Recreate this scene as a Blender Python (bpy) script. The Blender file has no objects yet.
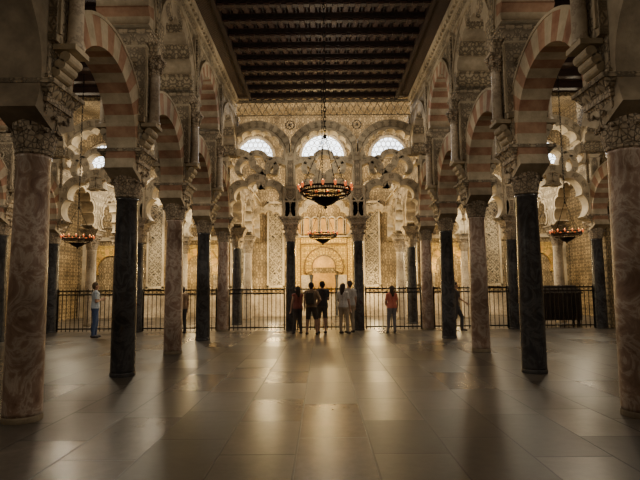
import bpy, math, random
import numpy as np
from math import sin, cos, pi, radians
from mathutils import Matrix, Vector
random.seed(4)
scene = bpy.context.scene
COL = scene.collection

# ------------------------------------------------------------------ materials
def nodes_of(name):
    m = bpy.data.materials.new(name); m.use_nodes = True
    nt = m.node_tree
    return m, nt, nt.nodes['Principled BSDF']

def ramp(nt, stops):
    r = nt.nodes.new('ShaderNodeValToRGB')
    el = r.color_ramp.elements
    while len(el) < len(stops): el.new(0.5)
    for e, (p, c) in zip(el, stops):
        e.position = p; e.color = (c[0], c[1], c[2], 1)
    return r

def stone(name, c1, c2, scale=3.0, rough=0.7, bump=0.15, carve=None, carve_scale=6.0, veins=None, detail=8, carve_shade=0.45, stain=True, period=0.2, distort=0.0):
    m, nt, b = nodes_of(name)
    L = nt.links
    tc = nt.nodes.new('ShaderNodeTexCoord')
    n = nt.nodes.new('ShaderNodeTexNoise'); n.inputs['Scale'].default_value = scale
    n.inputs['Detail'].default_value = detail; n.inputs['Roughness'].default_value = 0.65
    n.inputs['Distortion'].default_value = distort
    L.new(tc.outputs['Object'], n.inputs['Vector'])
    stops = [(0.32, c1), (0.68, c2)]
    if veins: stops = [(0.30, c1), (0.47, c2), (0.52, veins), (0.58, c2), (0.72, c1)]
    r = ramp(nt, stops); L.new(n.outputs['Fac'], r.inputs['Fac'])
    colout = r.outputs['Color']; hout = n.outputs['Fac']
    if stain:
        geo = nt.nodes.new('ShaderNodeNewGeometry')
        n2 = nt.nodes.new('ShaderNodeTexNoise'); n2.inputs['Scale'].default_value = 0.9; n2.inputs['Detail'].default_value = 6
        L.new(geo.outputs['Position'], n2.inputs['Vector'])
        r2 = ramp(nt, [(0.35,(0.52,0.50,0.48)),(0.62,(1.08,1.08,1.08))]); L.new(n2.outputs['Fac'], r2.inputs['Fac'])
        mx2 = nt.nodes.new('ShaderNodeMix'); mx2.data_type='RGBA'; mx2.blend_type='MULTIPLY'; mx2.inputs['Factor'].default_value=1
        L.new(colout, mx2.inputs['A']); L.new(r2.outputs['Color'], mx2.inputs['B']); colout = mx2.outputs['Result']
    if carve:
        if carve == 'voronoi':
            t = nt.nodes.new('ShaderNodeTexVoronoi'); t.feature = 'DISTANCE_TO_EDGE'
            t.inputs['Scale'].default_value = carve_scale
            L.new(tc.outputs['Object'], t.inputs['Vector']); o = t.outputs['Distance']
            lo, hi = 0.02, 0.16
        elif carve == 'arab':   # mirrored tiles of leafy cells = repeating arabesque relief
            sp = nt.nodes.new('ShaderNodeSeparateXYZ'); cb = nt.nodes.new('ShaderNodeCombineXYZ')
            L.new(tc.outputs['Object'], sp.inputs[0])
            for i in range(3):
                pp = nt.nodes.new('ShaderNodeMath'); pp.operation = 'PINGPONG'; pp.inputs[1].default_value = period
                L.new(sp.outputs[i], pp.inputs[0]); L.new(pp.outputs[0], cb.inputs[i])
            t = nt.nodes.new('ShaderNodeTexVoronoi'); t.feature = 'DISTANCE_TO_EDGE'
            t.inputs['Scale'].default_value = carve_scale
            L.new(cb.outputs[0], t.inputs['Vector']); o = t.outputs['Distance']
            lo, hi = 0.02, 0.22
        elif carve == 'magic':
            t = nt.nodes.new('ShaderNodeTexMagic'); t.turbulence_depth = 3
            t.inputs['Scale'].default_value = carve_scale; t.inputs['Distortion'].default_value = 1.6
            L.new(tc.outputs['Object'], t.inputs['Vector']); o = t.outputs['Fac']
            lo, hi = 0.25, 0.6
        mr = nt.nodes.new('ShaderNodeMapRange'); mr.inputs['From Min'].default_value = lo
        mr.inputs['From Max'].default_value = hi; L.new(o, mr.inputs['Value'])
        mr.inputs['To Min'].default_value = carve_shade  # shade of the carved crevices, painted into the base colour
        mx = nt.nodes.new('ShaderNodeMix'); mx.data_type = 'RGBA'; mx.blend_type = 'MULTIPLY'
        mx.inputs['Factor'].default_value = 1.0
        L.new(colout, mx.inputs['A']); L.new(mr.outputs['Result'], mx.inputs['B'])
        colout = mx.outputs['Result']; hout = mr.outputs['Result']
    L.new(colout, b.inputs['Base Color'])
    b.inputs['Roughness'].default_value = rough
    bp = nt.nodes.new('ShaderNodeBump'); bp.inputs['Strength'].default_value = bump
    bp.inputs['Distance'].default_value = 0.04
    L.new(hout, bp.inputs['Height']); L.new(bp.outputs['Normal'], b.inputs['Normal'])
    return m

def plain(name, c, rough=0.6, metal=0.0, emit=None, es=0.0):
    m, nt, b = nodes_of(name)
    n = nt.nodes.new('ShaderNodeTexNoise'); n.inputs['Scale'].default_value = 25
    tc = nt.nodes.new('ShaderNodeTexCoord'); nt.links.new(tc.outputs['Object'], n.inputs['Vector'])
    r = ramp(nt, [(0.3, tuple(x*0.8 for x in c)), (0.7, tuple(min(1, x*1.15) for x in c))])
    nt.links.new(n.outputs['Fac'], r.inputs['Fac']); nt.links.new(r.outputs['Color'], b.inputs['Base Color'])
    b.inputs['Roughness'].default_value = rough; b.inputs['Metallic'].default_value = metal
    if emit:
        b.inputs['Emission Color'].default_value = (*emit, 1); b.inputs['Emission Strength'].default_value = es
    return m

M_STUC = stone('stucco_carved', (0.42,0.34,0.22), (0.60,0.50,0.34), 2.0, 0.8, 0.8, 'arab', 9.0, carve_shade=0.36, period=.26)
M_STUC3 = stone('stucco_dense', (0.50,0.41,0.27), (0.70,0.59,0.41), 2.0, 0.8, 1.0, 'arab', 8.0, carve_shade=0.16, period=.28)
M_STUC2 = stone('stucco_fine', (0.46,0.37,0.24), (0.66,0.55,0.38), 2.5, 0.8, 0.8, 'arab', 11.0, carve_shade=0.38, period=.17)
M_BAND = stone('stucco_band', (0.56,0.46,0.31), (0.74,0.63,0.44), 2.5, 0.8, 0.7, 'arab', 14.0, carve_shade=0.50, period=.14)
M_PIER = stone('pier_stone', (0.36,0.29,0.195), (0.60,0.50,0.36), 2.6, 0.85, 0.7, 'arab', 12.0, carve_shade=0.46, period=.16)
M_CREAM = stone('voussoir_cream', (0.40,0.33,0.225), (0.60,0.51,0.365), 5, 0.8, 0.5)
M_RIM = stone('screen_rim', (0.54,0.45,0.31), (0.72,0.62,0.44), 5, 0.8, 0.4)
M_RED = stone('voussoir_brick', (0.27,0.125,0.075), (0.46,0.29,0.185), 3.0, 0.85, 0.5)
M_OLD = stone('worn_stone', (0.24,0.195,0.135), (0.44,0.365,0.26), 3, 0.85, 0.5)
M_CAP = stone('capital_stone', (0.38,0.30,0.21), (0.60,0.50,0.37), 5, 0.75, 0.5, 'voronoi', 15.0, carve_shade=0.42)
M_PINK = stone('marble_pink', (0.22,0.125,0.095), (0.44,0.315,0.25), 2.6, 0.33, 0.08, veins=(0.66,0.56,0.48), distort=1.5)
M_GREY = stone('marble_dark', (0.024,0.026,0.031), (0.058,0.060,0.068), 3, 0.24, 0.03, veins=(0.095,0.097,0.105), distort=1.0)
M_PALE = stone('marble_pale', (0.50,0.43,0.33), (0.68,0.59,0.46), 4, 0.35, 0.05, veins=(0.42,0.34,0.26))
M_WALL = stone('wall_plaster', (0.34,0.25,0.13), (0.54,0.41,0.23), 1.5, 0.9, 0.6, 'arab', 7.0, carve_shade=0.35, period=.32)
M_GOLD = stone('gold_mosaic', (0.80,0.48,0.08), (1.0,0.70,0.18), 8, 0.45, 0.4, 'arab', 11.0, carve_shade=0.30, period=.15)
M_MOS = stone('dark_mosaic', (0.09,0.05,0.02), (0.20,0.11,0.04), 9, 0.45, 0.4)
M_NICHE = stone('niche_gold', (0.58,0.32,0.07), (0.82,0.50,0.14), 9, 0.45, 0.4)
M_LAT = stone('lattice_stone', (0.50,0.43,0.30), (0.66,0.57,0.41), 6, 0.8, 0.6, 'voronoi', 9.0, carve_shade=0.05)
M_WOOD = stone('wood_dark', (0.013,0.007,0.005), (0.032,0.017,0.011), 3, 0.6, 0.5, 'magic', 6.0, stain=False)
M_WOODR = stone('wood_red', (0.018,0.009,0.006), (0.038,0.017,0.011), 3, 0.6, 0.3, stain=False)
M_WOODC = stone('wood_carved', (0.034,0.014,0.009), (0.080,0.034,0.020), 3, 0.55, 0.6, 'magic', 14.0, carve_shade=0.3, stain=False)
M_IRON = plain('wrought_iron', (0.012,0.011,0.011), 0.5, 0.6)
M_BRASS = plain('aged_bronze', (0.03,0.019,0.012), 0.5, 0.7)
M_CUP = plain('red_glass', (0.5,0.10,0.03), 0.2, 0, (1.0,0.20,0.05), 0.8)
M_FLAME = plain('flame', (1,0.5,0.2), 0.5, 0, (1.0,0.45,0.14), 8)
M_GLASS = plain('window_glass', (0.8,0.85,0.95), 0.4, 0, (0.80,0.90,1.0), 4.5)
M_SKIN = plain('skin', (0.45,0.27,0.19), 0.6)
M_DARKEYE = plain('eye_dark', (0.02,0.015,0.01), 0.3)

def floor_mat():
    m, nt, b = nodes_of('floor_marble'); L = nt.links
    tc = nt.nodes.new('ShaderNodeTexCoord')
    mp = nt.nodes.new('ShaderNodeMapping'); mp.inputs['Rotation'].default_value = (0,0,pi/2)
    mp.inputs['Location'].default_value = (0.2,0.35,0)
    L.new(tc.outputs['Object'], mp.inputs['Vector'])
    br = nt.nodes.new('ShaderNodeTexBrick'); br.offset=0.42; br.offset_frequency=2; br.squash=1.3; br.squash_frequency=3
    br.inputs['Scale'].default_value = 1.0; br.inputs['Brick Width'].default_value = 1.15
    br.inputs['Row Height'].default_value = 0.72; br.inputs['Mortar Size'].default_value = 0.011
    br.inputs['Mortar Smooth'].default_value = 0.3; br.inputs['Bias'].default_value = 0.0
    br.inputs['Color1'].default_value = (0.056,0.049,0.043,1); br.inputs['Color2'].default_value = (0.145,0.128,0.112,1)
    br.inputs['Mortar'].default_value = (0.012,0.010,0.009,1)
    L.new(mp.outputs['Vector'], br.inputs['Vector'])
    def noise(sc, det, ro):
        n = nt.nodes.new('ShaderNodeTexNoise'); n.inputs['Scale'].default_value = sc; n.inputs['Detail'].default_value = det
        n.inputs['Roughness'].default_value = ro; L.new(tc.outputs['Object'], n.inputs['Vector']); return n
    def mul(a, bb):
        mx = nt.nodes.new('ShaderNodeMix'); mx.data_type='RGBA'; mx.blend_type='MULTIPLY'; mx.inputs['Factor'].default_value=1
        L.new(a, mx.inputs['A']); L.new(bb, mx.inputs['B']); return mx.outputs['Result']
    n = noise(8.0, 10, 0.75)
    r = ramp(nt, [(0.3,(0.76,0.75,0.74)),(0.7,(1.2,1.18,1.15))]); L.new(n.outputs['Fac'], r.inputs['Fac'])
    n2 = noise(0.8, 6, 0.65)
    r2 = ramp(nt, [(0.35,(0.78,0.77,0.76)),(0.65,(1.1,1.09,1.07))]); L.new(n2.outputs['Fac'], r2.inputs['Fac'])
    L.new(mul(mul(br.outputs['Color'], r.outputs['Color']), r2.outputs['Color']), b.inputs['Base Color'])
    sep = nt.nodes.new('ShaderNodeSeparateColor'); L.new(br.outputs['Color'], sep.inputs['Color'])
    mr = nt.nodes.new('ShaderNodeMapRange'); mr.inputs['From Min'].default_value=0.056; mr.inputs['From Max'].default_value=0.145
    mr.inputs['To Min'].default_value=0.38; mr.inputs['To Max'].default_value=0.25
    L.new(sep.outputs['Red'], mr.inputs['Value']); L.new(mr.outputs['Result'], b.inputs['Roughness'])
    b.inputs['Specular IOR Level'].default_value=0.30
    bp = nt.nodes.new('ShaderNodeBump'); bp.inputs['Strength'].default_value=0.45; bp.inputs['Distance'].default_value=0.012
    bp.invert = True
    L.new(br.outputs['Fac'], bp.inputs['Height'])
    n3 = noise(2.4, 4, 0.55)
    bp2 = nt.nodes.new('ShaderNodeBump'); bp2.inputs['Strength'].default_value=0.20; bp2.inputs['Distance'].default_value=0.02
    L.new(n3.outputs['Fac'], bp2.inputs['Height']); L.new(bp.outputs['Normal'], bp2.inputs['Normal'])
    L.new(bp2.outputs['Normal'], b.inputs['Normal'])
    return m
M_FLOOR = floor_mat()

# ------------------------------------------------------------------ mesh builder
def link(o): COL.objects.link(o); return o
def tag(o, label, cat, group=None):
    o['label'] = label; o['category'] = cat
    if group: o['group'] = group
    return o
def struct(o): o['kind'] = 'structure'; return o
def empty(name, loc=(0,0,0)):
    o = bpy.data.objects.new(name, None); o.location = loc; o.empty_display_size = 0.3
    return link(o)
def inst(name, mesh, parent=None, loc=(0,0,0), rot=(0,0,0)):
    o = bpy.data.objects.new(name, mesh); link(o)
    o.location = loc; o.rotation_euler = rot
    if parent: o.parent = parent
    return o

class MB:
    def __init__(s): s.v=[]; s.f=[]; s.m=[]
    def add(s, v, f, mi=0):
        b=len(s.v); s.v+= [tuple(p) for p in v]
        for q in f: s.f.append(tuple(b+i for i in q)); s.m.append(mi)
        return s
    def box(s, c, d, mi=0, top=None):
        x,y,z=c; a,b_,h=d[0]/2,d[1]/2,d[2]/2
        ta,tb = (top[0]/2, top[1]/2) if top else (a,b_)
        v=[(x-a,y-b_,z-h),(x+a,y-b_,z-h),(x+a,y+b_,z-h),(x-a,y+b_,z-h),
           (x-ta,y-tb,z+h),(x+ta,y-tb,z+h),(x+ta,y+tb,z+h),(x-ta,y+tb,z+h)]
        return s.add(v,[(3,2,1,0),(4,5,6,7),(0,1,5,4),(1,2,6,5),(2,3,7,6),(3,0,4,7)],mi)
    def lathe(s, prof, n=20, c=(0,0,0), mi=0):
        v=[];f=[]
        for r,z in prof:
            for i in range(n):
                a=2*pi*i/n; v.append((c[0]+r*cos(a),c[1]+r*sin(a),c[2]+z))
        for j in range(len(prof)-1):
            for i in range(n):
                k=(i+1)%n; f.append((j*n+i,j*n+k,(j+1)*n+k,(j+1)*n+i))
        f.append(tuple(reversed(range(n)))); f.append(tuple((len(prof)-1)*n+i for i in range(n)))
        return s.add(v,f,mi)
    def tube(s, p0, p1, r0, r1=None, n=8, mi=0):
        r1 = r0 if r1 is None else r1
        p0=Vector(p0);p1=Vector(p1); d=(p1-p0).normalized()
        u=d.orthogonal().normalized(); w=d.cross(u)
        v=[p0+(u*cos(2*pi*i/n)+w*sin(2*pi*i/n))*r0 for i in range(n)]+[p1+(u*cos(2*pi*i/n)+w*sin(2*pi*i/n))*r1 for i in range(n)]
        f=[(i,(i+1)%n,n+(i+1)%n,n+i) for i in range(n)]+[tuple(reversed(range(n))),tuple(range(n,2*n))]
        return s.add(v,f,mi)
    def torus(s, c, R, r, n=24, k=6, mat=None, mi=0, sx=1.0):
        v=[];f=[]
        for i in range(n):
            a=2*pi*i/n
            for j in range(k):
                b=2*pi*j/k
                p=Vector(((R+r*cos(b))*cos(a)*sx,(R+r*cos(b))*sin(a),r*sin(b)))
                if mat: p=mat@p
                v.append(p+Vector(c))
        for i in range(n):
            for j in range(k):
                f.append((i*k+j,((i+1)%n)*k+j,((i+1)%n)*k+(j+1)%k,i*k+(j+1)%k))
        return s.add(v,f,mi)
    def sphere(s,c,r,n=12,k=8,mi=0,sc=(1,1,1)):
        prof=[(max(1e-4,r*sin(pi*j/k)),-r*cos(pi*j/k)) for j in range(k+1)]
        b=len(s.v); s.lathe(prof,n,(0,0,0),mi)
        for i in range(b,len(s.v)):
            p=s.v[i]; s.v[i]=(c[0]+p[0]*sc[0],c[1]+p[1]*sc[1],c[2]+p[2]*sc[2])
        return s
    def mesh(s, name, mats, smooth=False):
        me=bpy.data.meshes.new(name); me.from_pydata(s.v,[],s.f); me.update()
        for m in mats: me.materials.append(m)
        me.polygons.foreach_set('material_index', s.m)
        if smooth: me.polygons.foreach_set('use_smooth',[True]*len(s.f))
        me.update(); return me

# arches live in local XZ plane, thickness along Y, centre at origin
def ring(mb, rin, rout, t0, t1, nseg, sub, th, mis=(0,1), wmax=None, cx=0, cz=0):
    N=nseg*sub; v=[];f=[];
    for i in range(N+1):
        u=i/N; t=t0+(t1-t0)*u
        a=rin(u) if callable(rin) else rin; b=rout(u) if callable(rout) else rout
        xi,zi=a*cos(t),a*sin(t); xo,zo=b*cos(t),b*sin(t)
        if wmax: xo=max(-wmax,min(wmax,xo)); xi=max(-wmax,min(wmax,xi))
        for y in (-th/2,th/2):
            v.append((cx+xi,y,cz+zi)); v.append((cx+xo,y,cz+zo))
    b0=len(mb.v); mb.v+=v
    for i in range(N):
        a=b0+4*i; c=a+4; mi=mis[(i//sub)%2]
        for q in ((a,a+1,c+1,c),(a+3,a+2,c+2,c+3),(a+2,a,c,c+2),(a+1,a+3,c+3,c+1)):
            mb.f.append(q); mb.m.append(mi)
    for a in (b0,b0+4*N):
        mb.f.append((a,a+2,a+3,a+1)); mb.m.append(mis[0])
def panel(mb, w, top, rin, t0, t1, n, th, mi=0, cx=0, cz=0):
    ca=math.atan2(top,w/2); ts=[t0+(t1-t0)*i/n for i in range(n+1)]+[ca,pi-ca]
    ts=sorted(t for t in ts if t0<=t<=t1); v=[]
    for t in ts:
        u=(t-t0)/(t1-t0); a=rin(u) if callable(rin) else rin
        c,s_=cos(t),sin(t)
        k=(w/2)/max(abs(c),1e-6)
        if s_>0: k=min(k,top/s_)
        a=min(a,k)
        for y in (-th/2,th/2):
            v.append((cx+a*c,y,cz+a*s_)); v.append((cx+k*c,y,cz+k*s_))
    b0=len(mb.v); mb.v+=v; N=len(ts)-1
    for i in range(N):
        a=b0+4*i; c=a+4
        for q in ((a,a+1,c+1,c),(a+3,a+2,c+2,c+3),(a+2,a,c,c+2),(a+1,a+3,c+3,c+1)):
            mb.f.append(q); mb.m.append(mi)
    for a in (b0,b0+4*N):
        mb.f.append((a,a+2,a+3,a+1)); mb.m.append(mi)
def lobes(r0,a,n): return lambda u: r0+a*abs(sin(n*pi*u))**0.6
def plus(f,d): return lambda u: f(u)+d
def xf(mb, rotz, loc):
    c,s_=cos(rotz),sin(rotz)
    mb.v=[(loc[0]+x*c-y*s_,loc[1]+x*s_+y*c,loc[2]+z) for x,y,z in mb.v]
    return mb

# ------------------------------------------------------------------ room shell
CEIL=8.5; XA=3.69; XB=9.9; XW=13.4; YS=18.1; YB=27.2; Y0=-3.0; HB=11.2
def boxobj(name, lo, hi, mat):
    mb=MB(); mb.box([(a+b)/2 for a,b in zip(lo,hi)],[b-a for a,b in zip(lo,hi)])
    return struct(inst(name, mb.mesh(name,[mat])))
boxobj('floor',(-XW-.2,Y0-.2,-0.2),(XW+.2,YB+.4,0.0),M_FLOOR)
boxobj('wall_back',(-XW,YB,0),(XW,YB+.3,HB),M_WALL)
boxobj('wall_front',(-XW,Y0-.2,0),(XW,Y0,CEIL+.6),M_WALL)
boxobj('wall_west',(-XW-.2,Y0,0),(-XW,YB+.3,HB),M_WALL)
boxobj('wall_east',(XW,Y0,0),(XW+.2,YB+.3,HB),M_WALL)
boxobj('ceiling',(-XW,Y0,CEIL+.15),(XW,YS-.2,CEIL+.3),M_WOODR)
boxobj('ceiling.001',(-XW,YS-.2,HB),(XW,YB+.3,HB+.15),M_WALL)
boxobj('trim_1',(-XW,YS-.24,CEIL),(XW,YS+.24,HB),M_WALL)  # unseen wall box above the screen, added to stop light leaks
for i,sx in enumerate((-1,1)):
    x0,x1=sorted((sx*(XB+.3),sx*XW))
    mb=MB(); panel(mb,x1-x0,CEIL-4.4,1.15,radians(-20),radians(200),30,.4)
    mb.box((-(x1-x0)/2+.12,0,-2.2),(.24,.4,4.4)); mb.box(((x1-x0)/2-.12,0,-2.2),(.24,.4,4.4))
    xf(mb,0,((x0+x1)/2,YS,4.4))
    struct(inst('wall_side' if i==0 else 'wall_side.001', mb.mesh('wall_side',[M_WALL])))

# nave ceiling joinery
k=2
def trimbox(lo,hi,mat):
    global k
    o=boxobj('trim_%d'%k,lo,hi,mat); k+=1; return o
y=Y0+.4
while y<YS-.4:
    mb=MB(); mb.box((0,y,CEIL+.07),(5.3,.26,.16)); mb.box((0,y,CEIL-.03),(5.3,.14,.05),1)
    for q in (.19,.56): mb.box((0,y+q,CEIL+.11),(5.3,.04,.06),1)
    for j in range(-9,10):
        mb.box((j*.28,y,CEIL-.06),(.12,.20,.05),2,top=(.16,.24))
        mb.box((j*.28,y+.375,CEIL+.09),(.12,.18,.10),2,top=(.22,.28))
        mb.box((j*.28+.14,y+.375,CEIL+.11),(.04,.34,.08),0)
    struct(inst('trim_%d'%k, mb.mesh('ceiling_beam',[M_WOOD,M_WOODR,M_WOODC]))); k+=1
    y+=.75
for sx in (-1,1):
    trimbox((min(sx*2.62,sx*3.2),Y0,CEIL+.02),(max(sx*2.62,sx*3.2),YS-.26,CEIL+.14),M_WOODC)
    trimbox((min(sx*2.62,sx*2.72),Y0,CEIL-.10),(max(sx*2.62,sx*2.72),YS-.26,CEIL+.02),M_WOODR)
for sx in (-1,1):
    y=6.0
    while y<YS-.4:
        x0,x1=sorted((sx*4.2,sx*9.4))
        trimbox((x0,y-.11,CEIL-.08),(x1,y+.11,CEIL+.14),M_WOODR); y+=1.0
for sx in (-1,1):
    mb=MB()
    L_=YS-.24-Y0; yc=(YS-.24+Y0)/2
    mb.box((sx*3.21,yc,CEIL-.02),(.16,L_,.26)); mb.box((sx*3.25,yc,CEIL-.26),(.1,L_,.10)); mb.box((sx*3.24,yc,7.86),(.08,L_,.06))
    n=int(L_/.22)
    for j in range(n): mb.box((sx*3.20,Y0+.1+j*.22,CEIL-.18),(.1,.1,.08))
    struct(inst('trim_%d'%k, mb.mesh('cornice',[M_CREAM]))); k+=1

# ------------------------------------------------------------------ columns
def capital_mesh():
    mb=MB(); mb.lathe([(.185,0),(.215,.02),(.215,.05),(.19,.07),(.20,.25),(.235,.42),(.30,.52),(.30,.54)],24)
    for tier,(z0,h,r0,out,w,n,off) in enumerate([(.06,.22,.19,.10,.06,10,0),(.15,.28,.20,.125,.065,10,.5)]):
        for i in range(n):
            a=2*pi*(i+off)/n
            prof=[(r0+.01,z0,w),(r0+.035,z0+h*.45,w*1.15),(r0+.055,z0+h*.8,w),(r0+out,z0+h,w*.6),(r0+out+.01,z0+h-.05,w*.25)]
            v=[]
            for (r,z,ww) in prof:
                for sgn,dr in ((-1,0),(0,.02),(1,0)):
                    x,y=r+dr,sgn*ww; v.append((x*cos(a)-y*sin(a),x*sin(a)+y*cos(a),z))
                v.append(((r-.03)*cos(a),(r-.03)*sin(a),z-.005))
            f=[]
            for j in range(len(prof)-1):
                p=4*j;q=p+4
                f+=[(p,p+1,q+1,q),(p+1,p+2,q+2,q+1),(p+2,p+3,q+3,q+2),(p+3,p,q,q+3)]
            mb.add(v,f)
    for i in range(4):
        a=pi/4+i*pi/2
        mb.torus((.33*cos(a),.33*sin(a),.47),.055,.022,10,5,Matrix.Rotation(a,3,'Z')@Matrix.Rotation(pi/2,3,'X'))
    mb.box((0,0,.50),(.48,.48,.06),0,top=(.58,.58)); mb.box((0,0,.565),(.62,.62,.07))
    mb.v=[(x,y,z*1.15) for x,y,z in mb.v]
    return mb.mesh('capital',[M_CAP])
ME_CAP=capital_mesh()
mb=MB(); mb.lathe([(.222,0),(.224,.02),(.222,.05),(.214,.07)],28)
ME_BASE=mb.mesh('base',[M_OLD],False)
ME_BASED=ME_BASE.copy(); ME_BASED.materials[0]=M_GREY
def shaft_mesh(mat):
    mb=MB(); mb.lathe([(.215,0),(.214,.04),(.214,.4),(.210,1.3),(.200,2.3),(.188,3.07),(.203,3.10),(.203,3.13)],32)
    return mb.mesh('shaft',[mat],True)
SH={'pink':shaft_mesh(M_PINK),'grey':shaft_mesh(M_GREY),'pale':shaft_mesh(M_PALE)}
mb=MB(); mb.box((0,0,.06),(.62,.62,.12),0,top=(.80,.74)); mb.box((0,0,.15),(.84,.78,.06)); 
ME_IMP=mb.mesh('impost_block',[M_PIER])
LAB={'pink':'stone column with mottled pink marble shaft and carved capital',
     'grey':'stone column with dark grey marble shaft and carved capital',
     'pale':'stone column with pale veined marble shaft and carved capital'}
def column(x,y,kind,group,sc=1.0):
    e=empty('column',(x,y,0)); tag(e,LAB[kind],'column',group)
    if sc!=1: e.scale=(sc,sc,1)
    a=inst('base',ME_BASED if kind=='grey' else ME_BASE,e); b=inst('shaft',SH[kind],e,(0,0,.07)); c=inst('capital',ME_CAP,e,(0,0,3.2))
    d=inst('impost_block',ME_IMP,e,(0,0,3.89))
    b['label']={'pink':'mottled pink marble shaft','grey':'dark grey marble shaft','pale':'pale veined marble shaft'}[kind]
    return e
ys=[3.1+3*i for i in range(6)]
kl=['pink','pink','grey','pink','grey','pink']; kr=['pink','pink','grey','pink','grey','pink']
for y_,a,b in zip(ys,kl,kr):
    column(-XA,y_,a,'nave arcade columns'); column(XA,y_,b,'nave arcade columns')
for y_,kd in ((21.1,'grey'),(24.1,'pale')):
    for sx in (-1,1): column(sx*XA,y_,kd,'sanctuary columns')
for sx in (-1,1):
    column(sx*1.23,YS,'grey','screen columns',.88)
    column(sx*6.8,YS,'grey','screen columns'); column(sx*XB,YS,'grey','screen columns')
    column(sx*XB,15.1,'grey','outer aisle columns'); column(sx*XB,12.1,'pink','outer aisle columns')
    column(sx*XB,21.1,'pale','sanctuary columns'); column(sx*XB,24.1,'pale','sanctuary columns')
    column(sx*1.62,24.1,'pale','sanctuary columns',.8); column(sx*6.8,24.1,'pale','sanctuary columns',.9)

# ------------------------------------------------------------------ piers (stand on the columns)
def pier_mesh():
    mb=MB(); mb.box((0,0,.32),(.54,.54,.50)); mb.box((0,0,1.35),(.72,.54,1.50)); mb.box((0,0,2.16),(.78,.60,.12),0,top=(.98,.80)); mb.box((0,0,2.25),(1.02,.84,.06))
    mb.box((0,0,.14),(.60,.60,.04)); mb.box((0,0,2.02),(.77,.59,.04),1)
    for sy in (-.21,.21):
        for sx in (-1,1): mb.box((sx*.36,sy,1.35),(.06,.05,1.3),1)
    for sy in (-1,1):
        for z in (.85,1.25,1.65): mb.torus((0,sy*.275,z),.13,.022,14,5,Matrix.Rotation(pi/2,3,'X'),1); mb.sphere((0,sy*.27,z),.05,8,5,1)
    for sx in (-1,1):
        for j in range(4): mb.tube((sx*(.24+.06*j),-.16,.14+.10*j),(sx*(.24+.06*j),.16,.14+.10*j),.07,n=12,mi=1)
        mb.box((sx*.42,0,.56),(.28,.36,.07),1)
    return mb.mesh('pier_block',[M_PIER,M_CREAM])
ME_PIER=pier_mesh()
mb=MB(); mb.lathe([(.12,0),(.12,.04),(.098,.07),(.090,.93),(.1,.96)],16)
ME_CSH=mb.mesh('colonnette_shaft',[M_PALE],True)
mb=MB(); mb.lathe([(.09,0),(.11,.02),(.10,.05),(.13,.2),(.17,.3)],12)
for i in range(8):
    a=2*pi*i/8
    for z,r in ((.14,.14),(.26,.18)): mb.sphere((r*cos(a),r*sin(a),z),.035,6,4,sc=(1,1,1.4))
mb.box((0,0,.32),(.36,.36,.06)); ME_CCAP=mb.mesh('colonnette_capital',[M_CAP])
mb=MB(); mb.box((0,0,.14),(.24,.28,.28)); ME_CBL=mb.mesh('pilaster_block',[M_PIER])
def pier(x,y,group):
    e=empty('pier',(x,y,4.0)); tag(e,'square carved stone pier with engaged colonnettes above a column','pier',group)
    inst('pier_block',ME_PIER,e)
    for sx in (-1,1):
        inst('colonnette',ME_CSH,e,(sx*.46,0,.60)); inst('colonnette_capital',ME_CCAP,e,(sx*.44,0,1.54))
        inst('pilaster_block',ME_CBL,e,(sx*.42,0,1.88))
for y_ in ys[:-1]:
    for sx in (-1,1): pier(sx*XA,y_,'nave arcade piers')
for sx in (-1,1):
    for y_ in (9.1,12.1,15.1): pier(sx*XB,y_,'outer aisle piers')

# ------------------------------------------------------------------ arcade arches
mb=MB(); ring(mb,1.13,1.56,radians(-24),radians(204),23,3,.52,(1,0),wmax=1.48)
ring(mb,1.56,1.61,radians(10),radians(170),12,3,.55,(1,1),wmax=1.48)
ME_LOW=mb.mesh('horseshoe_arch',[M_RED,M_CREAM])
ME_LOWP=mb.mesh('horseshoe_arch_plain',[M_OLD,M_OLD])
mb=MB(); ring(mb,lobes(1.02,.08,11),1.40,0,pi,19,5,.96,(1,0))
ring(mb,1.40,1.47,0,pi,12,2,1.02,(1,1))
ME_UP=mb.mesh('round_arch',[M_RED,M_CREAM])
mb=MB(); ring(mb,lobes(1.00,.12,9),1.40,0,pi,9,10,.96,(0,1))
ring(mb,1.40,1.47,0,pi,12,2,1.02,(1,1))
ME_UP2=mb.mesh('round_arch_carved',[M_STUC2,M_CREAM])
def bay(x,yc,g):
    near=yc<5
    tag(inst('horseshoe_arch',ME_LOWP if near else ME_LOW,None,(x,yc,4.15),(0,0,pi/2)),'horseshoe arch of plain worn stone' if near else 'horseshoe arch of alternating faded red brick and cream stone voussoirs','arch',g+' lower arches')
    alt=int(round(yc/3))%2==0 or near
    tag(inst('round_arch',ME_UP2 if alt else ME_UP,None,(x,yc,6.34),(0,0,pi/2)),'upper lobed arch of pale carved stone' if alt else 'upper round lobed arch with red and cream striped voussoirs','arch',g+' upper arches')
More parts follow.
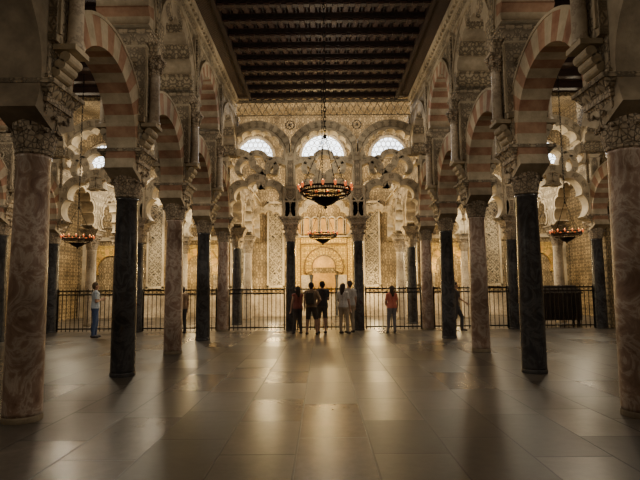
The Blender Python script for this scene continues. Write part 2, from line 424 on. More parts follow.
for sx,side in ((-1,'left'),(1,'right')):
    W=MB()
    for i in range(-1,6):
        yc=1.6+3*(i)
        p=MB(); panel(p,3.0,CEIL-6.34+.15,1.40,0,pi,32,.88); xf(p,pi/2,(sx*XA,yc,6.34)); W.add(p.v,p.f)
        if yc>4: bay(sx*XA,yc,'nave arcade')
    W.box((sx*XA,(Y0-2.9)/2,(6.34+CEIL+.15)/2),(.88,.1,CEIL+.15-6.34))
    for y_ in ys:
        W.box((sx*(XA-.47),y_,(6.34+7.8)/2),(.10,.24,1.4)); W.box((sx*(XA-.49),y_,7.82),(.12,.36,.1),1)
        for q in (-.18,.18): W.box((sx*(XA-.45),y_+q,(6.34+7.8)/2),(.07,.05,1.4),1)
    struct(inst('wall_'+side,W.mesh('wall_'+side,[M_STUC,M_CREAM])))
    W=MB()
    for yc in (10.6,13.6,16.6):
        p=MB(); panel(p,3.0,CEIL-6.34+.15,1.40,0,pi,32,.88); xf(p,pi/2,(sx*XB,yc,6.34)); W.add(p.v,p.f)
        bay(sx*XB,yc,'outer aisle')
    W.box((sx*XB,4.5,(6.34+CEIL+.15)/2),(.88,9.2,CEIL+.15-6.34))
    struct(inst('wall_aisle' if sx<0 else 'wall_aisle.001',W.mesh('wall_aisle',[M_STUC])))
    column(sx*XB,9.1,'pink','outer aisle columns')

# sanctuary lobed arcades
def lobed_panel_mesh(w,ri,top,amp=.16,nl=7,th=.42):
    mb=MB(); t0,t1=radians(-18),radians(198); f=lobes(ri,amp,nl)
    panel(mb,w,top,plus(f,.03),t0,t1,nl*12,th)
    ring(mb,f,plus(f,.13),t0,t1,nl*2,6,th+.08,(1,1))
    ring(mb,plus(f,.22),plus(f,.27),t0,t1,nl*2,6,th+.05,(1,1),wmax=w/2)
    mb.box((0,0,top-.05),(w,th+.14,.1),1)
    return mb.mesh('lobed_arch',[M_STUC2,M_CREAM])
me_l=lobed_panel_mesh(3.0,.96,1.75)
for sx in (-1,1):
    for X in (XA,XB):
        for yc in (19.6,22.6,25.6):
            tag(inst('lobed_arch',me_l,None,(sx*X,yc,4.5),(0,0,pi/2)),
                'carved cream stone polylobed arch lit warmly from inside','arch','sanctuary lobed arches')
tx=[-XB,-6.8,-XA,-1.62,1.62,XA,6.8,XB]
for a,b in zip(tx[:-1],tx[1:]):
    w=b-a-.02; ri=min(w/2-.30,1.15)
    mb=MB(); f=lobes(ri,.14,7); ring(mb,f,plus(f,.10),radians(-18),radians(198),7,14,.34,(1,1)); ring(mb,plus(f,.09),plus(f,.30),radians(-18),radians(198),21,5,.26,(0,1),wmax=w/2)
    g=lobes(min(ri,.85),.12,5); ring(mb,g,plus(g,.22),0,pi,15,6,.28,(0,1),wmax=w/2,cz=1.35)
    tag(inst('lobed_arch',mb.mesh('inner_lobed_arch',[M_BAND,M_RIM]),None,((a+b)/2,24.1,4.42)),
        'cream two-tier lobed arch of the inner sanctuary arcade','arch','inner sanctuary arches')

# ------------------------------------------------------------------ transverse screen at YS
colx=[-XB,-6.8,-XA,-1.23,1.23,XA,6.8,XB]
W=MB()
for a,b in zip(colx[:-1],colx[1:]):
    w=b-a; cx=(a+b)/2; s_=w/2.46; ri=1.01*min(s_,1.12)
    cz=6.30
    panel(W,w,CEIL-cz,ri+.12,radians(-12),radians(192),48,.46,0,cx,cz)
    mb=MB(); ring(mb,lobes(ri-.07,.10,9),ri+.10,radians(-16),radians(196),9,10,.50,(2,2))
    ring(mb,ri+.12,ri+.33,radians(8),radians(172),25,3,.49,(1,2),wmax=w/2-.03)
    ring(mb,ri+.33,ri+.37,radians(8),radians(172),31,2,.52,(2,2),wmax=w/2-.03)
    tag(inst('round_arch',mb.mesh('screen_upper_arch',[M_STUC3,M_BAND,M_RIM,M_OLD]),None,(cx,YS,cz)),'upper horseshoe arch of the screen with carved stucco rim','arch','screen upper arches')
    r0=.82*s_ if s_<1.1 else 1.05
    t0,t1=radians(-24),radians(204)
    mb=MB(); f=lobes(r0,.17,5)
    ring(mb,f,plus(f,.07),t0,t1,5,22,.46,(1,1))
    ring(mb,plus(f,.06),plus(f,.25),t0,t1,25,5,.44,(0,1),wmax=w/2-.02)
    ring(mb,plus(f,.24),plus(f,.29),t0,t1,5,22,.46,(1,1),wmax=w/2-.02)
    tag(inst('lobed_arch',mb.mesh('screen_lobed_arch',[M_BAND,M_RIM]),None,(cx,YS,4.42)),'carved stucco polylobed arch between screen columns','arch','screen lobed arches')
    mb=MB(); f=lobes(.50*s_,.14,3); ring(mb,f,plus(f,.06),radians(-6),radians(186),3,24,.43,(1,1)); ring(mb,plus(f,.05),plus(f,.18),radians(-6),radians(186),15,5,.41,(0,1)); ring(mb,plus(f,.17),plus(f,.22),radians(-6),radians(186),3,24,.43,(1,1))
    tag(inst('trefoil_arch',mb.mesh('trefoil_arch',[M_BAND,M_RIM]),None,(cx,YS,5.74)),'small trefoil arch standing on the crown of a lobed arch','arch','screen trefoil arches')
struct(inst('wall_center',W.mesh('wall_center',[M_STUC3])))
for i,x in enumerate(colx):
    mb=MB(); mb.box((0,0,.55),(.50,.44,1.10)); mb.box((0,0,1.14),(.50,.44,.08),1,top=(.62,.54)); mb.box((0,0,1.72),(.30,.40,1.1))
    mb.box((0,0,2.21),(.30,.4,.12),1,top=(.46,.50))
    for z in (.02,.6): mb.box((0,0,z+.02),(.56,.5,.05),1)
    for s1 in (-1,1):
        for s2 in (-1,1): mb.lathe([(.06,0),(.05,.9),(.08,1.02)],10,(s1*.24,s2*.22,.06),1); mb.lathe([(.05,0),(.04,.8),(.075,.92)],10,(s1*.14,s2*.21,1.2),1)
    tag(inst('pier',mb.mesh('screen_pier',[M_PIER,M_RIM]),None,(x,YS,4.04)),'slender carved pier standing on a screen column','pier','screen piers')
    wl=(x-colx[i-1])/2 if i>0 else None; wr=(colx[i+1]-x)/2 if i<7 else None
    R=max([q for q in (wl,wr) if q])*1.0
    t0=0 if wr else pi/2; t1=pi if wl else pi/2
    nl=5 if (wl and wr) else 3
    mb=MB(); f=lobes(R-.34,.14,nl)
    ring(mb,plus(f,.05),plus(f,.24),t0,t1,nl*5,5,.39,(0,1))
    ring(mb,f,plus(f,.07),t0,t1,nl,22,.41,(1,1)); ring(mb,plus(f,.23),plus(f,.28),t0,t1,nl,22,.41,(1,1))
    tag(inst('interlaced_arch',mb.mesh('interlaced_arch',[M_BAND,M_RIM]),None,(x,YS,5.18)),'interlacing lobed arch of carved stucco over a pier','arch','screen interlaced arches')
mb=MB(); yy=YS-.24
for z,h,d in ((7.86,.03,.04),(8.38,.12,.08)): mb.box((0,YS-.23-d/2,z),(6.4,d,h))
for j in range(-13,13):
    x=j*.25
    mb.tube((x,yy,7.88),(x+.25,yy,8.32),.016,n=4); mb.tube((x+.25,yy,7.88),(x,yy,8.32),.016,n=4)
for x in (-1.23,1.23):
    mb.torus((x,yy,7.50),.16,.024,14,4,Matrix.Rotation(pi/2,3,'X')); mb.sphere((x,yy,7.50),.07,8,5)
struct(inst('trim_%d'%k,mb.mesh('screen_frieze',[M_STUC2]))); k+=1

# ------------------------------------------------------------------ sanctuary back wall
yb=YB-.01
e=empty('mihrab',(0,yb,0)); tag(e,'gilded mosaic prayer niche with horseshoe arch and square frame','niche')
mb=MB(); ring(mb,.66,1.02,radians(-20),radians(200),17,4,.14,(0,0)); ring(mb,1.02,1.08,radians(-20),radians(200),19,2,.2,(1,1)); ring(mb,.60,.66,radians(-20),radians(200),19,2,.2,(1,1))
for j in range(18):
    t=radians(-20+220*j/17); mb.tube((.66*cos(t),-.075,.66*sin(t)),(1.02*cos(t),-.075,1.02*sin(t)),.018,n=4,mi=1)
inst('niche_arch',mb.mesh('niche_arch',[M_GOLD,M_MOS]),e,(0,-.08,2.65))
mb=MB(); panel(mb,2.5,1.25,1.07,radians(-25),radians(205),40,.06); inst('spandrel',mb.mesh('spandrel',[M_GOLD]),e,(0,-.04,2.65))
mb=MB()
for sx in (-1,1): mb.box((sx*1.4,0,2.1),(.3,.16,4.2)); mb.box((sx*.95,0,1.1),(.6,.1,2.2),1); mb.box((sx*1.27,0,2.1),(.05,.2,4.2),3)
mb.box((0,0,4.06),(3.1,.17,.3)); mb.box((0,0,3.9),(2.5,.2,.05),3); mb.box((0,0,4.3),(3.3,.22,.08),2); inst('frame',mb.mesh('frame',[M_GOLD,M_PALE,M_CREAM,M_MOS]),e,(0,-.09,0))
mb=MB(); mb.box((0,0,1.15),(1.3,.04,2.3)); ring(mb,.01,.64,0,pi,20,1,.04,(0,0),cz=2.6); inst('niche_recess',mb.mesh('niche_recess',[M_NICHE]),e,(0,-.02,0))
mb=MB(); mb.lathe([(.09,0),(.07,.06),(.065,1.9),(.10,2.15),(.12,2.2)],12)
mcol=mb.mesh('niche_colonnette',[M_GREY])
for sx in (-1,1): inst('colonnette',mcol,e,(sx*.68,-.16,0))
for j in range(7):
    x=(j-3)*.46
    e=empty('blind_arch',(x,yb,4.45)); tag(e,'small trefoil blind arch of gold mosaic above the niche','arch','blind arcade over niche')
    mb=MB(); ring(mb,lobes(.12,.04,3),.22,0,pi,6,4,.12,(0,0),cz=.75)
    for sx in (-1,1): mb.box((sx*.17,0,.37),(.05,.12,.76))
    inst('arch_frame',mb.mesh('arch_frame',[M_CREAM]),e,(0,-.06,0))
    mb=MB(); mb.box((0,0,.42),(.3,.03,.84)); inst('panel',mb.mesh('panel',[M_NICHE]),e,(0,-.02,0))
mb=MB(); f=lobes(1.55,.16,9); ring(mb,f,plus(f,.35),0,pi,9,12,.4,(0,1))
tag(inst('lobed_arch',mb.mesh('great_arch',[M_GOLD,M_STUC2]),None,(0,yb-.25,5.3)),'large gilded lobed arch above the niche','arch')
for X in (2.62,4.62,9.2):
  for sx in (-1,1):
    e=empty('lattice_panel',(sx*X,yb,1.6)); tag(e,'tall carved stone lattice panel in a pale frame','panel','lattice panels')
    mb=MB(); mb.box((0,0,2.3),(.72,.06,4.6)); inst('lattice',mb.mesh('lattice',[M_LAT]),e,(0,-.04,0))
    mb=MB()
    for q in (-.42,.42): mb.box((q,0,2.3),(.1,.12,4.8))
    for z in (0,4.6): mb.box((0,0,z),(.94,.12,.12))
    for r_ in range(12):
        for dd in (-1,1):
            mb.tube((-.35*dd,-.02,.15+r_*.36),(.35*dd,-.02,.15+r_*.36+.72 if r_<11 else .5+r_*.36),.018,n=4,mi=0)
    inst('frame',mb.mesh('lattice_frame',[M_RIM]),e,(0,-.08,0))
for X in (6.8,11.6):
    for sx in (-1,1):
        sc=1.0
        e=empty('blind_doorway',(sx*X,yb,0)); tag(e,'walled horseshoe doorway framed with gold mosaic bands','doorway','sanctuary doorways')
        mb=MB(); ring(mb,.75*sc,1.12*sc,radians(-22),radians(202),17,2,.14,(0,1)); inst('arch_ring',mb.mesh('arch_ring',[M_GOLD,M_NICHE]),e,(0,-.08,2.6))
        mb=MB(); panel(mb,2.7*sc,1.3*sc,1.10*sc,radians(-25),radians(205),40,.06); inst('spandrel',mb.mesh('spandrel2',[M_GOLD]),e,(0,-.04,2.6))
        mb=MB()
        for q in (-1,1): mb.box((q*1.45*sc,0,2.0+.1*sc),(.2,.16,4.0+.2*sc)); mb.box((q*.95*sc,0,1.15),(.3*sc,.1,2.3),1)
        mb.box((0,0,4.0+.25*sc),(3.1*sc,.17,.2)); mb.box((0,-.02,4.9),(2.6*sc,.1,.08),1)
        for j in range(5): ring(mb,.12,.2,0,pi,5,2,.12,(1,1),cx=(j-2)*.5*sc,cz=4.95+.3); 
        inst('frame',mb.mesh('door_frame',[M_CREAM,M_STUC2]),e,(0,-.09,0))
mb=MB(); mb.box((0,YB-.12,.6),(2*XW-.2,.1,1.2)); mb.box((0,YB-.14,1.24),(2*XW-.2,.16,.08)); struct(inst('baseboard_back',mb.mesh('plinth',[M_PALE])))
def window(n,x,z,w,h):
    mb=MB(); N=20; v=[(0,0,0)]+[(w/2*cos(pi*i/N),0,h*sin(pi*i/N)) for i in range(N+1)]
    mb.add(v,[(0,i+2,i+1) for i in range(N)])
    for i in range(N):
        a=pi*i/N; c=pi*(i+1)/N
        mb.tube((w/2*cos(a),-.05,h*sin(a)),(w/2*cos(c),-.05,h*sin(c)),.09,n=6,mi=1)
    mb.box((0,-.04,0),(w+.12,.1,.1),1)
    for a in range(-4,5):
        for c in range(0,4):
            xx=a*w/8+(c%2)*w/16; zz=.16+c*h/4
            if (2*xx/w)**2+(zz/h)**2<.95: mb.torus((xx,-.03,zz),.14,.024,10,3,Matrix.Rotation(pi/2,3,'X'),1)
    struct(inst('window_%d'%n,mb.mesh('window',[M_GLASS,M_CREAM]),None,(x,YB-.02,z)))
window(1,0,8.75,2.5,1.3); window(2,-3.75,8.7,2.1,1.2); window(3,3.65,8.7,2.1,1.2)
window(4,-8.0,8.3,2.2,1.3); window(5,8.0,8.3,2.2,1.3); window(6,-12.2,8.2,2.2,1.4); window(7,12.2,8.2,2.2,1.4)

# ------------------------------------------------------------------ railing
def fence(a,b):
    x0,x1=a+.24,b-.24; w=x1-x0
    e=empty('railing_panel',((x0+x1)/2,YS+.0,0)); tag(e,'black wrought iron railing panel between columns','railing','iron railing')
    mb=MB(); n=max(2,int(w/.15))
    for j in range(n+1):
        x=-w/2+w*j/n
        thick=.026 if j in (0,n) else .014
        mb.tube((x,0,.02),(x,0,1.50),thick,n=6)
        mb.tube((x,0,1.50),(x,0,1.57),thick*1.3,.002,n=6)
    inst('bars',mb.mesh('bars',[M_IRON]),e)
    for nm,z in (('bottom_rail',.12),('top_rail',1.34),('top_rail',1.48)):
        mb=MB(); mb.box((0,0,0),(w,.04,.045)); inst(nm,mb.mesh('rail',[M_IRON]),e,(0,0,z))
    mb=MB()
    for j in range(n): mb.torus((-w/2+w*(j+.5)/n,0,1.41),.05,.007,10,4,Matrix.Rotation(pi/2,3,'X'))
    inst('ring_frieze',mb.mesh('ring_frieze',[M_IRON]),e)
for a,b in zip(colx[:-1],colx[1:]): fence(a,b)

# ------------------------------------------------------------------ chandeliers
def chandelier(x,y,z,s=1.0,top=CEIL):
    e=empty('chandelier',(x,y,z)); tag(e,'dark bronze ring chandelier with glowing red glass lamps','chandelier','hanging chandeliers')
    R=.45*s
    mb=MB()
    mb.torus((0,0,.02*s),R,.018*s,40,6); mb.torus((0,0,-.05*s),R,.018*s,40,6); mb.torus((0,0,-.17*s),R*.55,.014*s,30,6)
    for j in range(28):
        a=2*pi*j/28; mb.torus((R*cos(a),R*sin(a),-.015*s),.030*s,.008*s,8,4,Matrix.Rotation(a,3,'Z')@Matrix.Rotation(pi/2,3,'Y'))
    for j in range(12):
        a=2*pi*j/12; mb.tube((R*cos(a),R*sin(a),-.05*s),(R*.86*cos(a),R*.86*sin(a),-.12*s),.009*s,n=5); mb.tube((R*.86*cos(a),R*.86*sin(a),-.12*s),(R*.53*cos(a),R*.53*sin(a),-.17*s),.009*s,n=5)
        mb.tube((R*.0,0,-.05*s),(R*cos(a),R*sin(a),-.05*s),.007*s,n=4)
    inst('hoop_frame',mb.mesh('hoop_frame',[M_BRASS]),e)
    mb=MB(); mb.lathe([(.02,-.30*s),(.05*s,-.29*s),(.12*s,-.265*s),(.19*s,-.22*s),(.24*s,-.17*s),(.23*s,-.16*s),(.1*s,-.20*s)],24)
    mb.sphere((0,0,-.32*s),.03*s); inst('bowl',mb.mesh('bowl',[M_BRASS],True),e)
    cup=MB(); cup.lathe([(.010*s,-.02*s),(.018*s,0),(.024*s,.03*s),(.028*s,.06*s),(.023*s,.06*s),(.018*s,.03*s)],10)
    cm=cup.mesh('glass_cup',[M_CUP],True)
    fl=MB(); fl.lathe([(.002,0),(.009*s,.012*s),(.007*s,.025*s),(.002,.045*s)],8); fm=fl.mesh('flame',[M_FLAME],True)
    for j in range(14):
        a=2*pi*j/14+.13
        c=inst('glass_cup',cm,e,(R*1.08*cos(a),R*1.08*sin(a),.02*s)); inst('flame',fm,c,(0,0,.04*s))
    mb=MB(); h=1.0*s
    for j in range(4):
        a=2*pi*j/4+.4; mb.tube((R*cos(a),R*sin(a),0),(.02*cos(a),.02*sin(a),h),.006*s,n=5)
        for q in range(12):
            t=(q+.5)/12; mb.sphere((R*cos(a)*(1-t),R*sin(a)*(1-t),h*t),.010*s,6,4)
    mb.sphere((0,0,h),.035*s); inst('suspension_rods',mb.mesh('suspension_rods',[M_IRON]),e)
    mb=MB(); zt=top-z-.08; n=int((zt-h)/.09)
    for j in range(n):
        m=Matrix.Rotation((j%2)*pi/2,3,'Z')@Matrix.Rotation(pi/2,3,'Y')
        mb.torus((0,0,h+.05+j*(zt-h-.05)/n),.022,.008,8,4,m,sx=2.2)
    inst('chain',mb.mesh('chain',[M_IRON]),e)
    l=bpy.data.lights.new('lamp_glow','POINT'); l.energy=8*s; l.color=(1,.5,.2); l.shadow_soft_size=.25
    lo=bpy.data.objects.new('lamp_glow',l); link(lo); lo.location=(x,y,z+.25)
chandelier(-.02,8.9,3.30,1.0); chandelier(-.06,16.3,3.27,1.0)
chandelier(-7.65,15.3,3.12,.95); chandelier(7.45,15.3,3.15,.95)

# ------------------------------------------------------------------ dark wooden cabinet behind railing
e=empty('wooden_chest',(9.0,19.4,0)); tag(e,'dark wooden carved chest with sloping lid behind the railing','chest')
mb=MB(); mb.box((0,0,.72),(1.5,.6,1.0))
for j in range(4): mb.box((-.55+j*.37,-.31,.72),(.28,.04,.78)); mb.box((-.55+j*.37,-.33,.72),(.16,.03,.6))
inst('body',mb.mesh('chest_body',[M_WOOD]),e)
mb=MB(); mb.box((0,0,1.24),(1.6,.7,.05)); mb.box((0,0,1.40),(1.56,.66,.28),0,top=(1.3,.2)); inst('lid',mb.mesh('chest_lid',[M_WOOD]),e)
leg=MB(); leg.lathe([(.04,0),(.06,.05),(.04,.12),(.06,.24)],10); lm=leg.mesh('leg',[M_WOOD])
for a in (-.66,.66):
    for b in (-.22,.22): inst('leg',lm,e,(a,b,0))

# ------------------------------------------------------------------ people
def caps_mesh(prims):
    mb=MB()
    for (p0,p1,r0,r1,lab) in prims:
        p0=Vector(p0);p1=Vector(p1); d=p1-p0
        L_=d.length
        if L_<1e-5: d=Vector((0,0,1)); 
        q=d.to_track_quat('Z','Y'); n=12; prof=[]
        for j in range(5): a=-pi/2+pi/2*j/4; prof.append((max(1e-4,r0*cos(a)),r0*sin(a)))
        for j in range(5): a=pi/2*j/4; prof.append((max(1e-4,r1*cos(a)),L_+r1*sin(a)))
        b=len(mb.v); mb.lathe(prof,n)
        for i in range(b,len(mb.v)): mb.v[i]=tuple(p0+q@Vector(mb.v[i]))
    return mb.mesh('tmp',[])
def remeshed(prims,vox,name):
    me=caps_mesh(prims); o=bpy.data.objects.new('tmp',me); link(o)
    m=o.modifiers.new('r','REMESH'); m.mode='VOXEL'; m.voxel_size=vox; m.use_smooth_shade=True
    s=o.modifiers.new('s','SMOOTH'); s.iterations=3; s.factor=.5
    dg=bpy.context.evaluated_depsgraph_get(); out=bpy.data.meshes.new_from_object(o.evaluated_get(dg))
    bpy.data.objects.remove(o); bpy.data.meshes.remove(me); out.name=name; return out
def person(x,y,rot,H,top,bottom,hair,long_hair=False,shorts=False,sleeve='short',arms=None,legs=None,label='',female=False,bag=None,shoe=(.05,.04,.04)):
    k_=H/1.75
    A={'L':((-.235,-.01,1.13),(-.25,.06,.88)),'R':((.235,-.01,1.13),(.25,.06,.88))}
    if arms: A.update(arms)
    Lg={'L':((-.105,.02,.49),(-.11,0,.08)),'R':((.105,.02,.49),(.11,0,.08))}
    if legs: Lg.update(legs)
    sw=.165 if female else .185; P=[]
    hipw=.085
    for s in (-1,1):
        P.append(((s*sw*.45,0,1.36),(s*.06,0,1.14),.105 if not female else .095,.095 if not female else .085,'torso'))
        P.append(((s*.06,0,1.14),(s*.07,-.005,.97),.095 if not female else .085,.115,'torso'))
        P.append(((s*.07,-.01,.97),(s*hipw,-.01,.90),.112,.105,'hip'))
        P.append(((0,-.01,1.43),(s*sw,-.005,1.41),.07,.058,'torso'))
    P.append(((0,-.01,1.40),(0,.0,1.53),.065,.052,'neck'))
    P.append(((0,.0,1.635),(0,-.01,1.665),.088,.090,'head')); P.append(((0,.035,1.57),(0,.02,1.62),.052,.075,'head'))
    P.append(((0,.095,1.60),(0,.105,1.595),.013,.013,'head'))
    for s in (-1,1): P.append(((s*.088,0,1.60),(s*.090,-.005,1.63),.016,.018,'head'))
    for s,kk in ((-1,'L'),(1,'R')):
        el,wr=Vector(A[kk][0]),Vector(A[kk][1]); sh=Vector((s*sw,-.005,1.40))
        P.append((sh,el,.050,.040,'uarm')); P.append((el,wr,.040,.026,'farm'))
        d=(wr-el).normalized(); side=d.cross(Vector((1,0,0)));
        if side.length<.1: side=d.cross(Vector((0,1,0)))
        side.normalize(); nrm=d.cross(side)*s
        pc=wr+d*.08
        P.append((wr+side*.012,pc+side*.018,.020,.018,'hand')); P.append((wr-side*.012,pc-side*.018,.020,.018,'hand'))
        for j,(off,ln) in enumerate(((.030,.070),(.011,.082),(-.010,.076),(-.029,.060))):
            b0=pc+side*off; b1=b0+d*ln*.5-nrm*.008; b2=b1+d*ln*.42-nrm*.022
            P.append((b0,b1,.010,.009,'hand')); P.append((b1,b2,.009,.008,'hand'))
        t0=wr+d*.025+side*.025; t1=t0+d*.035+side*.03; P.append((t0,t1,.012,.010,'hand')); P.append((t1,t1+d*.03-nrm*.006,.010,.009,'hand'))
        kn,an=Vector(Lg[kk][0]),Vector(Lg[kk][1]); hp=Vector((s*hipw,0,.90))
        P.append((hp,kn,.093,.060,'thigh')); mid=kn.lerp(an,.35)+Vector((0,-.012,0))
        P.append((kn,mid,.058,.055,'calf')); P.append((mid,an,.055,.037,'calf'))
        P.append((an+Vector((0,-.03,-.035)),an+Vector((0,.05,-.04)),.038,.036,'foot')); P.append((an+Vector((0,.05,-.045)),an+Vector((0,.14,-.05)),.034,.026,'foot'))
    e=empty('person',(x,y,0)); e.rotation_euler=(0,0,rot); e.scale=(k_,k_,k_)
    tag(e,label,'person')
    me=remeshed(P,.0095,'body'); me.materials.clear(); me.materials.append(M_SKIN); inst('body',me,e)
    n=len(me.polygons); C=np.empty(n*3); me.polygons.foreach_get('center',C); C=C.reshape(-1,3)
    best=np.full(n,1e9); lab=np.zeros(n,int); names=[p[4] for p in P]
    for i,(p0,p1,r0,r1,l) in enumerate(P):
        p0=np.array(p0);p1=np.array(p1); d=p1-p0; L2=max(d@d,1e-9)
        t=np.clip(((C-p0)@d)/L2,0,1); dist=np.linalg.norm(C-(p0+t[:,None]*d),axis=1)-(r0+(r1-r0)*t)
        w=dist<best; best[w]=dist[w]; lab[w]=i
    labs=np.array(names)[lab]
    nv=len(me.vertices); co=np.empty(nv*3); me.vertices.foreach_get('co',co); co=co.reshape(-1,3)
    no=np.empty(nv*3); me.vertices.foreach_get('normal',no); no=no.reshape(-1,3)
    def garment(name,mask,off,mat):
        fs=[tuple(me.polygons[i].vertices) for i in np.nonzero(mask)[0]]
        used=sorted({v for f in fs for v in f}); mp={v:i for i,v in enumerate(used)}
        vs=[tuple(co[v]+no[v]*off) for v in used]
        g=bpy.data.meshes.new(name); g.from_pydata(vs,[],[tuple(mp[v] for v in f) for f in fs]); g.materials.append(mat)
        g.polygons.foreach_set('use_smooth',[True]*len(fs)); g.update(); inst(name,g,e)
    m1=plain('cloth_top',top,.85); m2=plain('cloth_bottom',bottom,.85)
    z=C[:,2]
    tm=(labs=='torso')|((labs=='uarm')) if sleeve!='none' else (labs=='torso')
    if sleeve=='long': tm|=(labs=='farm')
    if sleeve=='short':
        tm&=~((labs=='uarm')&(z<1.22)&(np.abs(C[:,0])>.15))
    tm|=(labs=='hip')&(z>.93)
    garment('shirt',tm,.016,m1)
    bm=(labs=='hip')|(labs=='thigh')
    if not shorts: bm|=(labs=='calf')
    else: bm&=~((labs=='thigh')&(z<.52))
    garment('shorts' if shorts else 'trousers',bm,.012,m2)
    garment('shoes',labs=='foot',.008,plain('shoe',shoe,.6))
    hp=[((0,-.018,1.675),(0,-.028,1.655),.098,.098,'h'),((0,-.045,1.62),(0,-.05,1.58),.082,.06,'h')]
    if long_hair: hp+=[((0,-.06,1.6),(0,-.09,1.40),.082,.055,'h'),((-.05,-.05,1.6),(-.06,-.06,1.46),.05,.035,'h'),((.05,-.05,1.6),(.06,-.06,1.46),.05,.035,'h')]
    hm=remeshed(hp,.012,'hair'); hm.materials.clear(); hm.materials.append(plain('hair',hair,.7)); inst('hair',hm,e)
    mb=MB(); 
    for s in (-1,1): mb.sphere((s*.032,.083,1.632),.011,8,6)
    inst('eyes',mb.mesh('eyes',[M_DARKEYE],True),e)
    mb=MB(); mb.sphere((0,.086,1.565),.016,8,6,sc=(1.3,.4,.4)); inst('mouth',mb.mesh('mouth',[plain('lips',(.35,.12,.1))],True),e)
    if bag:
        mb=MB(); mb.box((0,-.19,1.22),(.28,.14,.36),0,top=(.24,.1)); mb.box((0,-.27,1.14),(.2,.05,.18))
        for s in (-1,1): mb.tube((s*.10,-.13,1.4),(s*.11,-.02,1.49),.015,n=6); mb.tube((s*.11,-.02,1.49),(s*.11,.10,1.38),.015,n=6)
        inst('backpack',mb.mesh('backpack',[plain('bag',bag,.8)]),e)
    return e
phone_arms={'L':((-.23,.0,1.14),(-.09,.17,1.20)),'R':((.23,.0,1.14),(.09,.17,1.20))}
hip_arm={'R':((.33,-.08,1.17),(.20,.06,1.02))}
person(-7.44,16.2,-pi/2+.5,1.76,(.52,.61,.72),(.06,.10,.22),(.12,.08,.05),arms=phone_arms,label='man in pale blue shirt and jeans with hands raised to chest',sleeve='short',legs={'L':((-.11,.05,.49),(-.12,.03,.08)),'R':((.12,-.02,.49),(.13,-.06,.08))})
person(-.93,16.9,.45,1.58,(.20,.06,.05),(.06,.05,.05),(.03,.018,.012),long_hair=True,female=True,sleeve='none',arms={'R':((.20,.06,1.14),(.06,.20,1.16))},legs={'L':((-.10,.04,.49),(-.14,.05,.08)),'R':((.10,.06,.49),(.12,-.04,.08))},label='woman in dark red top with long hair, back turned')
person(-.46,16.5,-.2,1.70,(.26,.18,.12),(.07,.06,.05),(.03,.02,.015),shorts=True,arms=hip_arm,bag=(.06,.05,.04),legs={'L':((-.13,.02,.49),(-.16,0,.08)),'R':((.15,.05,.49),(.18,.03,.08))},label='man in brown shirt and shorts wearing a dark backpack')
person(-.10,16.95,.3,1.74,(.05,.05,.06),(.10,.09,.08),(.02,.015,.01),shorts=True,label='man in black t-shirt and shorts looking toward the niche',arms={'R':((.23,.05,1.14),(.12,.22,1.20)),'L':((-.23,.05,1.14),(-.10,.22,1.20))},legs={'L':((-.12,.05,.49),(-.13,.0,.08))})
person(.60,16.8,-.6,1.66,(.62,.59,.57),(.45,.36,.26),(.05,.03,.02),long_hair=True,female=True,label='woman in light grey top and beige trousers with long hair',arms={'L':((-.22,.06,1.14),(-.04,.18,1.08))},legs={'R':((.12,.08,.49),(.16,.06,.08))})
person(.84,17.15,.5,1.75,(.40,.38,.36),(.36,.30,.22),(.06,.04,.03),label='man in grey shirt and khaki trousers standing close to a companion',legs={'R':((.12,.06,.49),(.14,.02,.08))})
person(2.24,16.9,.35,1.57,(.58,.17,.12),(.22,.21,.22),(.05,.03,.02),female=True,long_hair=True,arms={'L':((-.24,.04,1.13),(-.12,.18,1.0))},legs={'L':((-.12,.05,.49),(-.15,.06,.08))},label='woman in salmon red top and grey trousers, back turned')
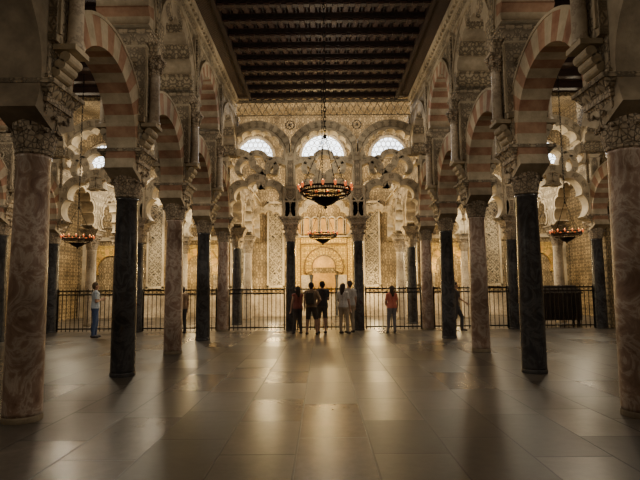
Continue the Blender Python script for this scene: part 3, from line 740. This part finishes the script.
person(4.47,17.2,-pi/2-.3,1.68,(.07,.06,.06),(.07,.07,.08),(.03,.02,.015),arms={'L':((-.22,.14,1.16),(-.20,.34,1.02)),'R':((.23,-.14,1.16),(.24,-.10,.90))},
       legs={'L':((-.10,.20,.51),(-.10,.20,.10)),'R':((.10,-.02,.50),(.10,-.34,.16))},label='person in dark clothes walking past a column')
person(-4.93,17.3,.8,1.60,(.20,.12,.07),(.05,.045,.045),(.03,.02,.015),label='visitor in brown top half hidden by a column')

# ------------------------------------------------------------------ lights
def pt(x,y,z,e,c=(1,.66,.30),r=.3):
    l=bpy.data.lights.new('unseen_light','POINT'); l.energy=e; l.color=c; l.shadow_soft_size=r
    o=bpy.data.objects.new('unseen_light',l); link(o); o.location=(x,y,z)
W1=(1,.72,.34); W2=(1,.84,.58); W3=(1,.87,.68)
pt(0,21.4,6.6,470,W1); pt(0,25.4,6.2,300,W1); pt(0,25.2,3.2,260,(1,.70,.26),.2)  # last one is an unseen light added to brighten the niche
for sx in (-1,1):
    pt(sx*2.6,25.8,1.6,150,W1); pt(sx*2.4,21.0,3.4,120,W1)
    pt(sx*6.6,21.4,6.0,680,W2); pt(sx*6.6,25.8,2.6,210,W1); pt(sx*11.6,22.5,5.5,520,W2)
    pt(sx*6.8,14.0,5.6,120,W3); pt(sx*6.8,8.0,5.6,105,W3); pt(sx*11.6,14,5,50,W3); pt(sx*6.8,3.5,4.5,85,W3,.5)  # fill lights added in the aisles, no fixtures hang there
    pt(sx*7.5,22.5,9.6,340,(.94,.96,1.0),.6)
pt(0,22.5,9.8,460,(.94,.96,1.0),.6)
for y_,z_,e_ in ((2.2,4.5,52),(6.5,5.6,68),(11.0,5.6,74),(15.2,6.2,105)): pt(0,y_,z_,e_,W3,.6)  # fill added down the nave axis, where no real source exists
w=bpy.data.worlds.new('world'); scene.world=w; w.use_nodes=True
w.node_tree.nodes['Background'].inputs['Color'].default_value=(.02,.018,.015,1)

# ------------------------------------------------------------------ camera
cam=bpy.data.cameras.new('camera'); cam.lens=28; cam.sensor_width=36
co_=bpy.data.objects.new('camera',cam); link(co_)
M=Matrix.Translation((-.09,0,1.55))@Matrix.Rotation(radians(.23),4,'Z')@Matrix.Rotation(radians(95.4),4,'X')@Matrix.Rotation(radians(-.5),4,'Z')
co_.matrix_world=M
scene.camera=co_
